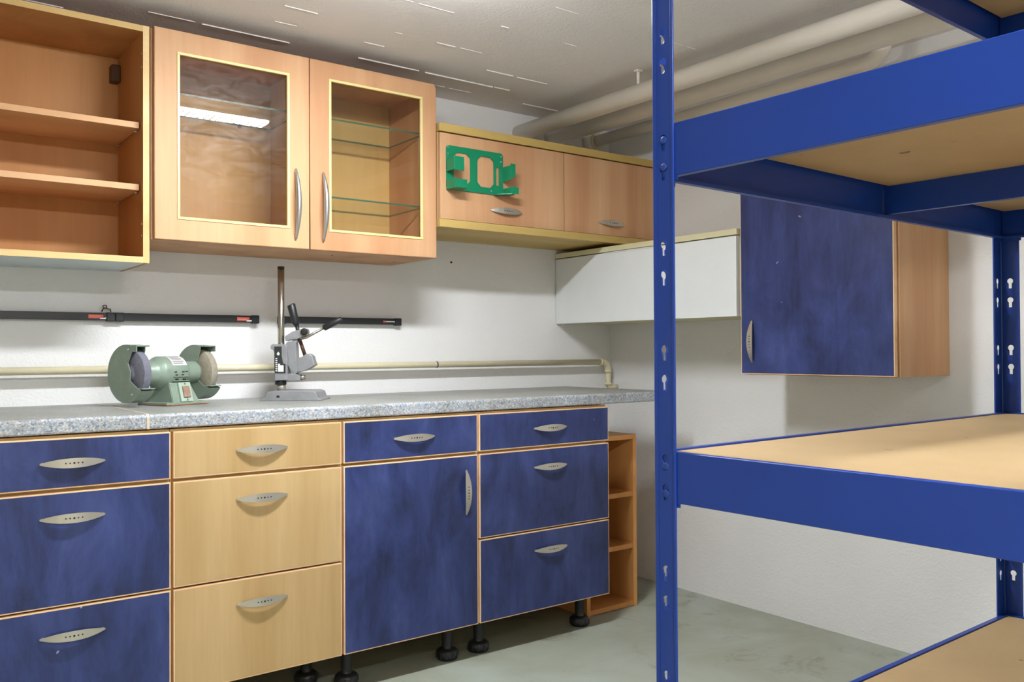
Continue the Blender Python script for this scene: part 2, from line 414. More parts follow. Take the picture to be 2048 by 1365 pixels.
base_cabinet(S4-2.1, S4-1.6, 'scuffed blue three-drawer base cabinet, leftmost under the grey worktop', M_blue, D3, hx=-2.444)
base_cabinet(S4-1.6, S4-1.1, 'pale maple three-drawer base cabinet between blue cabinets, under the grey worktop', M_maple, D3, hx=-1.953,
             feet=((S4-1.52, -.45), (-1.744, -.455), (S4-1.52, -.10), (-1.744, -.10)))
base_cabinet(S4-1.1, S4-.6, 'blue base cabinet with one drawer over a door with a vertical handle', M_blue, DD, hx=-1.4525,
             feet=((-1.650, -.545), (-1.277, -.545), (-1.650, -.10), (-1.277, -.10)))
base_cabinet(S4-.6, S4, 'wide blue three-drawer base cabinet at the right end beside the open shelf unit', M_blue, D3, hx=-.891,
             feet=((-1.148, -.545), (-.682, -.545), (-1.148, -.10), (-.682, -.10)))

# ---------------------------------------------------------------- worktops
ZW, WT, WY = .8772, .0395, .6273
def worktop(x0, x1, label):
    n = 6; r_ = .010; pts = [(-.002, ZW), (-WY+r_, ZW)]
    for k in range(1, n+1): a = R(90+90*k/n); pts.append((-WY+r_+r_*math.cos(a), ZW-r_+r_*math.sin(a)))
    pts += [(-WY, ZW-WT+.004), (-WY+.004, ZW-WT), (-.002, ZW-WT)]
    o = obj('worktop', MB().prism(pts, x0, x1, 'X'), M_top); return props(o, label, 'worktop', 'granite-look worktops')
worktop(-2.74, -2.2655, 'short left piece of speckled grey-blue worktop, left of the tan joint strip')
worktop(-2.2585, -.2837, 'long speckled grey-blue worktop carrying the grinder and drill stand')
pts = [(-.004, ZW+.0008), (-WY+.008, ZW+.0008), (-WY-.0005, ZW-.008), (-WY-.0005, ZW-WT), (-WY+.01, ZW-WT), (-WY+.012, ZW-.03), (-.004, ZW-.03)]
props(obj('joint_strip', MB().prism(pts, -2.2653, -2.2587, 'X'), M_strip), 'thin tan joint strip between the two worktop pieces', 'strip')

# ---------------------------------------------------------------- open shelf unit on the floor at the corner
def open_shelf():
    x0, x1, y, h, w = -.6005, -.327, -.497, .6975, .019
    t = thing('shelf_unit', 'narrow open beech shelf unit standing on the floor in the corner past the last cabinet', 'shelf', ((x0+x1)/2, y/2, 0))
    obj('side_panel', MB().box(x0, x0+w, y, -.12, 0, h-w, .0006), M_open, t)
    obj('side_panel', MB().box(x1-w, x1, y, -.12, 0, h-w, .0006), M_open, t)
    obj('top_panel', MB().box(x0, x1, y, -.12, h-w, h, .0006), M_open, t)
    obj('bottom_panel', MB().box(x0+w, x1-w, y, -.12, .003, .003+w, .0006), M_open, t)
    obj('back_panel', MB().box(x0+w, x1-w, -.126, -.12, .022, h-w), M_open, t)
    for z in (.456, .245): obj('shelf', MB().box(x0+w, x1-w, y+.003, -.127, z-w/2, z+w/2, .0006), M_open, t)
open_shelf()

# ---------------------------------------------------------------- open wall cabinet, left
def open_cabinet():
    x0, x1, y, zt, zb, w = -3.10, -2.1817, -.3279, 2.0152, 1.3073, .018
    t = thing('open_wall_cabinet', 'open beech wall cabinet without doors, two shelves, at the top left', 'cabinet', ((x0+x1)/2, y/2, zb))
    m = MB().box(x1-w, x1, y, 0, zb, zt, .0005).box(x0, x0+w, y, 0, zb, zt, .0005)
    e = M_board
    def panel(name, *b):
        mm = MB().box(*b, .0004, 0); yy = b[2]
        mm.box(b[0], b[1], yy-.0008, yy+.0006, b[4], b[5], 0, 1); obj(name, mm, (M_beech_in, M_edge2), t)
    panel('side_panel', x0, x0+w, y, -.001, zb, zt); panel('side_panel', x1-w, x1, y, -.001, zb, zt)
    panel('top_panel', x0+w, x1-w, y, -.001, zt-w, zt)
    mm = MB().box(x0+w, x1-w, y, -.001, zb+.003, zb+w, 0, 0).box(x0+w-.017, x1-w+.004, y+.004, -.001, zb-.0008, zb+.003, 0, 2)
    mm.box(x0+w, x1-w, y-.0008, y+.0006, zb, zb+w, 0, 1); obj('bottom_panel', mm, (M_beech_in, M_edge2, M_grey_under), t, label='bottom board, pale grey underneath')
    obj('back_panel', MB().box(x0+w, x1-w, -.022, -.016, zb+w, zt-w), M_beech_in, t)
    for z in (1.722, 1.536):
        s_ = obj('shelf', MB().box(x0+w+.001, x1-w-.004, -.300, -.0225, z-.009, z+.009, .0006), M_shelfw, t)
        for yy in (-.27, -.05):
            obj('shelf_pin', MB().tube([(x1-w, yy, z-.012), (x1-w-.010, yy, z-.012)], .003, 10), M_alu, s_)
    obj('hanger_block', MB().box(x1-w-.028, x1-w, -.060, -.0225, zt-w-.085, zt-w-.030, .004), M_hang, t, label='dark brown cabinet hanger')
    for z in (1.935, 1.895, 1.425, 1.390):
        obj('plug', MB().lathe([(.003, 0), (.003, .0008)], 12, 0, Matrix.Translation((x1-w, -.312, z)) @ Matrix.Rotation(R(-90), 4, 'Y')), M_paper, t, label='pale screw-hole plug')
M_edge2 = wood('maple_edging', (208, 174, 116), (220, 188, 132), (228, 198, 146), .42, 'X')
M_shelfw = wood('beech_shelf_board', (206, 158, 112), (216, 168, 124), (226, 182, 140), .42, 'X')
M_hang = plain('brown_hanger', (82, 52, 30), .5)
open_cabinet()

# ---------------------------------------------------------------- glass-door wall cabinet
def glass_cabinet():
    G, x0, gw, zt, zb = .3411, -2.1704, .4936, 2.0178, 1.3803; x1 = x0+2*gw; w = .018; ft = .020; xm = x0+gw
    t = thing('glass_door_cabinet', 'beech wall cabinet with two framed glass doors and long bowed handles', 'cabinet', (xm, -G/2, zb))
    yb = -G+ft+.001; m = MB(); c0, c1 = x0-.006, x1-.0008
    m.box(c0, c0+w, yb, -.001, zb, zt-.002); m.box(c1-w, c1, yb, -.001, zb, zt-.002)
    m.box(c0+w, c1-w, yb, -.001, zb, zb+w); m.box(c0+w, c1-w, yb, -.001, zt-w-.002, zt-.002)
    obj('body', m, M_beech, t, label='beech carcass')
    obj('back_panel', MB().box(c0+w, c1-w, -.022, -.016, zb+w, zt-w-.002), M_inpanel, t)
    obj('divider', MB().box(xm-.009, xm+.009, yb+.02, -.0225, zb+w, zt-w-.002), M_inpanel, t)
    def pane_shelf(a, b, z):
        s_ = MB().box(a, b, yb+.035, -.024, z-.003, z+.003, 0, 0)
        s_.box(a, b, yb+.0345, yb+.0352, z-.003, z+.003, 0, 1).box(a, b, -.0242, -.0235, z-.003, z+.003, 0, 1)
        s_.box(b-.0004, b, yb+.035, -.024, z-.003, z+.003, 0, 1)
        obj('glass_shelf', s_, (M_shelfglass, M_gedge), t, label='clear glass shelf with green edge')
    pane_shelf(c0+w, xm-.0095, 1.842); pane_shelf(xm+.0095, c1-w, 1.842); pane_shelf(xm+.0095, c1-w, 1.572)
    def door(a, b, wx0, wx1, wz0, wz1, hx, cut, glass):
        o_ = [(a, zb), (b, zb), (b, zt-(.014 if cut else 0)), (b-(.008 if cut else 0), zt), (a, zt)] if cut else [(a, zb), (b, zb), (b, zt), (a, zt)]
        mm = MB(); A = Matrix.Translation((0, -G+ft/2, 0)) @ Matrix.Rotation(R(90), 4, 'X')
        mm.plate(o_, [[(wx0, wz0), (wx1, wz0), (wx1, wz1), (wx0, wz1)]], ft, A)
        bmesh.ops.bevel(mm.bm, geom=[e for e in mm.bm.edges if e.is_manifold and e.calc_face_angle(0) > 1 and min(v.co.y for v in e.verts) < -G+.001 and
                                     abs(e.verts[0].co.y-e.verts[1].co.y) < 1e-4], offset=.003, segments=3, profile=.5, affect='EDGES')
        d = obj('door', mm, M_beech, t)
        bd = MB(); k = .0065
        for bx in ((wx0-.002, wx1+.002, wz0-.002, wz0+k), (wx0-.002, wx1+.002, wz1-k, wz1+.002), (wx0-.002, wx0+k, wz0+k, wz1-k), (wx1-k, wx1+.002, wz0+k, wz1-k)):
            bd.box(bx[0], bx[1], -G-.0025, -G+.006, bx[2], bx[3], .001)
        obj('glazing_bead', bd, M_trimglass, d, label='cream glazing bead')
        obj('pane', MB().box(wx0+.001, wx1-.001, -G+.008, -G+.012, wz0+.001, wz1-.001), glass, d, label='glass pane')
        placed('handle', H_BAR, d, Matrix.Translation((hx, -G, 1.526)), 'long bowed silver bar handle')
    door(x0, xm-.0015, -2.103, -1.749, 1.446, 1.951, -1.728, False, M_glass)
    door(xm+.0015, x1, -1.606, -1.244, 1.446, 1.959, -1.631, True, M_glass2)
    for xx, yy in ((-1.54, -.22), (-1.25, -.14)): obj('screw', MB().lathe([(.003, 0), (.003, .001)], 10, 0, Matrix.Translation((xx, yy, zb-.001))), M_dark, t)
    sc = MB(); sc.lathe([(.007, 0), (.007, .003), (.003, .004)], 14, 0, Matrix.Translation((-1.80, -.0225, 1.838)) @ Matrix.Rotation(R(90), 4, 'X'))
    obj('screw', sc, M_dark, t, label='dark screw head on the back panel')
M_inpanel = wood('maple_inside', (202, 170, 110), (210, 178, 120), (216, 186, 130), .5, sc=.7)
glass_cabinet()

# ---------------------------------------------------------------- long low wall cabinet with two flap doors
SF = .3513
def flap_cabinet():
    x0, sw = -1.1756, .5955; x1 = x0+2*sw; xm = x0+sw
    zt, ztb, zbb, zb = 1.8785, 1.8479, 1.5251, 1.4961
    t = thing('flap_door_cabinet', 'long low beech wall cabinet with two flap doors, right of the glass cabinet', 'cabinet', (xm, -SF/2, zb))
    obj('top_board', MB().box(x0, x1, -SF-.001, -.001, ztb, zt, .001), M_board, t)
    obj('bottom_board', MB().box(x0, x1, -SF-.001, -.001, zb, zbb, .001), M_board, t)
    m = MB().box(x0+.002, x0+.02, -SF+.02, -.001, zbb, ztb).box(x1-.02, x1-.002, -SF+.02, -.001, zbb, ztb).box(xm-.009, xm+.009, -SF+.02, -.001, zbb, ztb).box(x0+.02, x1-.02, -.01, -.004, zbb, ztb)
    obj('body', m, M_body, t)
    for a, b, hx in ((x0+.003, xm-.0018, -.874), (xm+.0018, x1-.002, -.3205)):
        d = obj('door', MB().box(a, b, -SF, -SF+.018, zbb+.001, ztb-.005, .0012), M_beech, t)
        bow(d, hx, -SF, 1.5775)
flap_cabinet()

# green wall bracket screwed to the left flap door
def green_bracket():
    y = -SF-.006
    t = thing('metal_bracket', 'green metal holder bracket with two cut-outs on the left flap door', 'bracket', (-1.02, y, 1.636))
    A = lambda yy: Matrix.Translation((0, yy, 0)) @ Matrix.Rotation(R(90), 4, 'X')
    def oct_(x0, x1, z0, z1, c): return [(x0+c, z0), (x1-c, z0), (x1, z0+c), (x1, z1-c), (x1-c, z1), (x0+c, z1), (x0, z1-c), (x0, z0+c)]
    m = MB().plate(rrect(-1.150, -.893, 1.636, 1.798, .012), [oct_(-1.118, -1.044, 1.660, 1.776, .016), oct_(-1.012, -.936, 1.660, 1.776, .016),
                   [(-.925, 1.672), (-.911, 1.672), (-.911, 1.742), (-.925, 1.742)]], .003, A(y+.0015))
    obj('plate', m, M_bracket, t)
    b = MB(); b.box(-1.150, -1.147, y-.052, y+.002, 1.700, 1.745, .0006).box(-1.149, -1.108, y-.054, y-.051, 1.698, 1.748, .0006)
    obj('arm', b, M_bracket, t)
    st = obj('sticker', MB().box(-1.1465, -1.1460, y-.045, y-.012, 1.706, 1.746), M_paper, t)
    b = MB(); b.box(-1.150, -1.147, y-.060, y+.002, 1.636, 1.668, .0006).box(-1.150, -1.095, y-.060, y+.002, 1.634, 1.637, .0006).box(-1.150, -1.100, y-.062, y-.0595, 1.634, 1.665, .0006)
    obj('arm', b, M_bracket, t)
    b = MB(); b.box(-.895, -.892, y-.052, y+.002, 1.690, 1.745, .0006).box(-.895, -.872, y-.053, y-.0505, 1.700, 1.752, .0006)
    obj('arm', b, M_bracket, t)
    b = MB(); b.prism([(-.935, y+.002), (-.892, y-.004), (-.870, y-.045), (-.895, y-.060), (-.935, y-.02)], 1.634, 1.637, 'Z').box(-.896, -.893, y-.058, y+.002, 1.636, 1.662, .0006)
    b.box(-.896, -.862, y-.060, y-.0575, 1.636, 1.662, .0006)
    obj('arm', b, M_bracket, t)
    for xx, zz in ((-1.143, 1.790), (-.948, 1.648), (-1.143, 1.766), (-.902, 1.765), (-.902, 1.785)): obj('screw', MB().lathe([(.0035, 0), (.0028, .0025), (.001, .003)], 12, 0, Matrix.Translation((xx, y, zz)) @ Matrix.Rotation(R(90), 4, 'X')), M_alu, t)
green_bracket()

# ---------------------------------------------------------------- cabinets on the right wall
def white_cabinet():
    X, y0, y1, zt, zd, zb, w = -.338, -.003, -1.0245, 1.4789, 1.4531, 1.1614, .018
    t = thing('white_wall_cabinet', 'white flap-front wall cabinet with cream top board on the right wall', 'cabinet', (X/2, (y0+y1)/2, zb))
    obj('top_board', MB().box(X-.001, -.001, y1, y0, zd+.004, zt, .0008), M_cream2, t)
    m = MB().box(X+.02, -.001, y1+.001, y1+w, zb+.001, zd+.004).box(X+.02, -.001, y0-w, y0-.001, zb+.001, zd+.004).box(X+.02, -.001, y1+w, y0-w, zb+.001, zb+w)
    obj('body', m, M_cream2, t)
    obj('door', MB().box(X, X+.018, y1+.0035, y0-.001, zb, zd, .001), M_white, t, label='plain white door')
    obj('edge_pull', MB().box(X-.004, X+.012, -.62, -.33, zd-.002, zd+.001, .0004), M_fix, t)
M_cream2 = plain('cream_laminate', (214, 206, 168), .45, var=.03)
white_cabinet()
def blue_wall_cabinet():
    B, y0, y1, zb, zt, w = .325, -1.0300, -1.6130, .9514, 1.671, .018
    t = thing('blue_wall_cabinet', 'tall blue single-door wall cabinet with beech side on the right wall', 'cabinet', (-B/2, (y0+y1)/2, zb))
    yy = y1-.007
    m = MB().box(-B+.02, -.001, yy, yy+w, zb, zt, .0006).box(-B+.02, -.001, y0-w, y0+.002, zb, zt).box(-B+.02, -.001, yy+w, y0-w, zb-.001, zb+w).box(-B+.02, -.001, yy+w, y0-w, zt-w, zt)
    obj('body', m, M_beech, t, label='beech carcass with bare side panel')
    d = MB(); e = .003; d.box(-B, -B+.018, y1, y0, zb+.002, zt, .0008, 1); d.box(-B-.0006, -B+.002, y1+e, y0-e, zb+.002+e, zt-e, 0, 0)
    dd = obj('door', d, (M_blue, M_edge), t); bow(dd, -B-.0006, -1.080, 1.0685, True, 'right')
blue_wall_cabinet()

# ---------------------------------------------------------------- magnetic tool bars on the back wall
def tool_bar(x0, x1, label, lab):
    z0, z1, y = 1.1455, 1.170, -.022
    t = thing('magnetic_tool_bar', label, 'tool bar', ((x0+x1)/2, y/2, z0), group='black magnetic tool bars in a row on the back wall')
    obj('bar', MB().box(x0+.004, x1-.004, y, -.001, z0, z1, .0012), M_blackrail, t)
    for a, b in ((x0, x0+.026), (x1-.026, x1)):
        m = MB().box(a, b, y-.004, -.0005, z0-.003, z1+.0015, .0025)
        m.lathe([(.009, -.022), (.009, -.001)], 20, 0, Matrix.Translation(((a+b)/2, 0, z0-.002)) @ Matrix.Rotation(R(-90), 4, 'X') @ Matrix.Scale(-1, 4, (0, 0, 1)))
        obj('end_cap', m, M_black, t)
    st = MB()
    if lab < 2:
        st.box(x1-.080, x1-.036, y-.0005, y, z0+.006, z1-.006, 0, 0)
        for k in range(2): st.box(x1-.077, x1-.044, y-.0008, y, z0+.0095+k*.004, z0+.0105+k*.004, 0, 1)
        st.prism([(x1-.046, z0+.004), (x1-.030, z0+.004), (x1-.026, z0+.009), (x1-.046, z0+.0075)], y-.001, y, 'Y', 0, 2)
    else:
        st.box(x1-.080, x1-.072, y-.0006, y, z0+.008, z1-.008, 0, 0)
        x = x1-.070
        for k in range(8): st.box(x, x+.0042, y-.0006, y, z0+.010, z1-.0105, 0, 2); x += .0052
    obj('label_sticker', st, (M_red, plain('pink_print', (236, 170, 156), .5), M_paper), t, label='small red and white brand sticker' if lab < 2 else 'small red mark with white lettering')
tool_bar(-2.70, -2.2085, 'black magnetic tool bar, leftmost of the three on the back wall, under the open cabinet', 0)
tool_bar(-2.2075, -1.729, 'black magnetic tool bar, middle of three, behind and above the bench grinder', 1)
tool_bar(-1.655, -1.150, 'black magnetic tool bar, rightmost of three, behind the drill stand handles', 2)
def cable_clip():
    t = thing('wire_clip', 'small twisted brown wire clip on top of the leftmost tool bars', 'clip', (-2.232, -.014, 1.1725))
    m = MB().tube([(-2.247, -.014, 1.1730), (-2.244, -.014, 1.182), (-2.237, -.014, 1.186), (-2.230, -.014, 1.183), (-2.222, -.014, 1.182), (-2.220, -.014, 1.1735)], .0019, 8)
    m.tube([(-2.238 + .006*math.cos(a), -.014, 1.190+.005*math.sin(a)) for a in [k*math.pi/5 for k in range(11)]], .0016, 8)
    obj('wire', m, M_rust2, t)
cable_clip()
props(obj('wall_screw', MB().lathe([(.0045, 0), (.004, .003), (.001, .0035)], 14, 0, Matrix.Translation((-.9, -.0005, 1.41)) @ Matrix.Rotation(R(90), 4, 'X')), M_dark),
      'single dark screw head in the back wall under the flap door cabinet', 'screw')

# ---------------------------------------------------------------- pipes
def wall_pipe():
    y, z, r_ = -.045, .9865, .0128
    t = thing('wall_pipe', 'cream painted pipe along the back wall just above the worktop, elbow at the right', 'pipe', (-1.4, y, z-r_))
    obj('pipe', MB().tube([(-3.2, y, z), (-.095, y, z)], r_, 20), M_cream, t)
    el = MB().tube([(-.108, y, z), (-.095, y, z)], r_+.0035, 20)
    el.tube(arc((-.095, y, z), (-.056, y, z), (-.056, y, z-.040)), r_+.0025, 20)
    el.tube([(-.056, y, z-.036), (-.056, y, z-.050)], r_+.0035, 20)
    obj('elbow', el, M_cream, t)
    dn = MB().tube([(-.056, y, z-.045), (-.056, y, .895)] + arc((-.056, y, .890), (-.056, y, .868), (-.034, y, .868)) + [(-.002, y, .868)], r_, 20)
    obj('pipe', dn, M_cream, t)
    obj('collar', MB().lathe([(r_, .878), (r_+.005, .878), (r_+.005, .887), (r_, .888)], 20, 0, Matrix.Translation((-.056, y, 0))), M_cream, t)
    bd = MB().tube([(-1.005, y, z), (-.999, y, z)], r_+.0008, 20)
    obj('tape', bd, plain('dark_tape', (86, 88, 96), .5), t, label='dark band of tape')
wall_pipe()
def ceiling_pipe(label, pts, r_, extra=None):
    t = thing('ceiling_pipe', label, 'pipe', (pts[0][0], -1.2, pts[0][2]-r_), group='white heating pipes under the ceiling')
    obj('pipe', MB().tube(pts, r_, 28), M_pipe, t)
    if extra: extra(t)
    return t
def hanger(t, x, y, z, r_):
    m = MB().tube([(x, y, z+r_-.002), (x, y, H-.002)], .006, 12).box(x-.012, x+.012, y-.01, y+.01, H-.006, H, .001)
    obj('hanger', m, M_pipe, t, label='short white pipe hanger')
def ex1(t): hanger(t, -.545, -.74, 1.998, .035); hanger(t, -.545, -2.9, 1.998, .035)
ceiling_pipe('thick white ceiling pipe farthest from the right wall, on a short hanger', [(-.545, -.002, 1.998), (-.545, YF+.002, 1.998)], .035, ex1)
ceiling_pipe('middle one of the three white pipes under the ceiling', [(-.365, -.002, 1.999), (-.365, YF+.002, 1.999)], .033)
def ex3(t):
    obj('sleeve', MB().tube([(-.13, -.002, 2.012), (-.13, -.055, 2.012)], .0365, 28), M_pipe, t)
    obj('collar', MB().tube([(-.13, -.055, 2.012), (-.13, -.064, 2.012)], .0385, 28), M_cream, t, label='cream collar ring')
ceiling_pipe('thinner white ceiling pipe nearest the right wall, bending up beside the rack', [(-.13, -.05, 2.012), (-.13, -1.38, 2.012)] + arc((-.13, -1.39, 2.012), (-.13, -1.478, 2.012), (-.13, -1.478, 2.080), 12) + [(-.13, -1.478, H-.001)], .0255, ex3)

# ---------------------------------------------------------------- shelving rack
def rack():
    TH = .0295; L_, Dp, FL = 1.1963, .62, .041
    t = thing('shelving_rack', 'blue metal boltless shelving rack with chipboard shelves in the right foreground', 'shelving rack', (-1.9336, -2.1458, 0), TH)
    levels = [(.4244, .0745), (.8916, .0745), (1.3721, .0775), (1.823, .0785)]
    zs = [1.674, 1.516, 1.358, 1.203, 1.048, .887, .724, .570, .410, .250, .095]; PH = 1.86
    covered = {1.358, .887, .410}
    def keyhole(cx, zt_):
        p = []; r_, sw, hh = .0067, .0034, .0235
        for k in range(13):
            a = R(-58 + 296*k/12) if True else 0
            p.append((cx + r_*math.cos(a), zt_-r_+r_*math.sin(a)))
        p += [(cx-sw, zt_-hh), (cx+sw, zt_-hh)]
        return p
    def post_mesh():
        m = MB(); holes = []
        for z in zs:
            for dz in (0, -.0440):
                holes.append(keyhole(.021, z+dz))
        out = [(.004, .004), (FL-.0025, .004), (FL-.0025, PH), (.004, PH)]
        m.plate(out, holes, .0016, Matrix.Translation((0, -.001, 0)) @ Matrix.Rotation(R(90), 4, 'X'))          # flange along +X
        m.plate(out, holes, .0016, Matrix.Translation((.001, 0, 0)) @ Matrix.Rotation(R(-90), 4, 'Z') @ Matrix.Rotation(R(90), 4, 'X'))  # flange along -Y
        # rounded corner bead and lips
        cr = [(0, -.009), (0, -.003), (.001, -.001), (.003, 0), (.009, 0), (.009, -.0018), (.0035, -.0018), (.0018, -.0035), (.0018, -.009)]
        m.prism([(p[0]-.0006, p[1]+.0006) for p in cr], .004, PH, 'Z')
        for k in (0, 1):
            if k == 0: m.box(FL-.005, FL, -.0024, .0010, .004, PH, .0009)
            else: m.box(-.0010, .0024, -FL, -FL+.005, .004, PH, .0009)
        return mesh_of(m, (M_rack,), 'post')
    PM = post_mesh(); capm = MB().box(-.003, .045, -.045, .003, 0, .012, .003); CM = mesh_of(capm, (M_black,), 'post_foot')
    base = WM[t.name]
    for px, py, rz, sx in ((0, 0, 0, 1), (L_, 0, -90, 1), (L_, -Dp, 180, 1), (0, -Dp, 90, 1)):
        Mx = base @ Matrix.Translation((px, py, 0)) @ Matrix.Rotation(R(rz), 4, 'Z')
        p = placed('post', PM, t, Mx, 'blue corner post with keyhole slots'); placed('post_foot', CM, p, Mx)
    def beam(name, p0, p1, zt_, h, inward):
        """C-shaped beam from p0 to p1 (rack plan), outside face on that line"""
        a, b = Vector(p0), Vector(p1); d = (b-a); ln = d.length; d.normalize(); n_ = Vector(inward)
        z0 = zt_-h; m = MB()
        prof = [(0, zt_-.001), (.001, zt_), (.011, zt_), (.011, zt_-.005), (.010, zt_-.005), (.010, zt_-.0015), (.0018, zt_-.0015), (.0018, z0+.0018), (.010, z0+.0018), (.010, z0+.006), (.0115, z0+.006), (.0115, z0), (.001, z0), (0, z0+.001)]
        Mx = Matrix(((n_.x, d.x, 0, a.x), (n_.y, d.y, 0, a.y), (0, 0, 1, 0), (0, 0, 0, 1)))
        m.prism(prof, 0.004, ln-.004, 'Y', 0, 0, Mx)
        for e in (.0, ln-.040):
            m.box(-.0022, -.0002, e+.002, e+.038, z0-.002, zt_-.002, .0005, 0, Mx) if False else None
            m.box(.0004, .0022, e+.004 if e == 0 else e-.004, (e+.044) if e == 0 else e+.036, z0-.006, zt_-.003, .0005, 0, Mx)
            for dz in (-.022, -.062):
                m.lathe([(.0058, 0), (.0055, .0010), (.003, .0016)], 14, 1, Mx @ Matrix.Translation((-.0018, e+.0195 if e == 0 else e+.0205, zt_+dz)) @ Matrix.Rotation(R(-90), 4, 'Y'))
        return obj(name, m, (M_rack, M_rivet), t, local=True)
    for zt_, h in levels:
        i = .0022
        beam('beam', (0+i, -i), (L_-i, -i), zt_, h, (0, -1, 0)); beam('beam', (0+i, -Dp+i), (L_-i, -Dp+i), zt_, h, (0, 1, 0))
        beam('beam', (i, -i), (i, -Dp+i), zt_, h, (1, 0, 0)); beam('beam', (L_-i, -i), (L_-i, -Dp+i), zt_, h, (-1, 0, 0))
        m = MB().box(.0145, L_-.0145, -Dp+.0145, -.0145, zt_-.0055-.0085, zt_-.0055+.003, .0006)
        obj('shelf_board', m, M_mdf, t, local=True, label='chipboard shelf')
        xc = L_*.552
        tb = MB().box(xc-.0012, xc+.0012, -Dp+.006, -.006, zt_-h+.010, zt_-.0145).box(xc-.0012, xc+.012, -Dp+.006, -.006, zt_-h+.0085, zt_-h+.0105, .0004)
        obj('tie_beam', tb, M_rack, t, local=True)
rack()

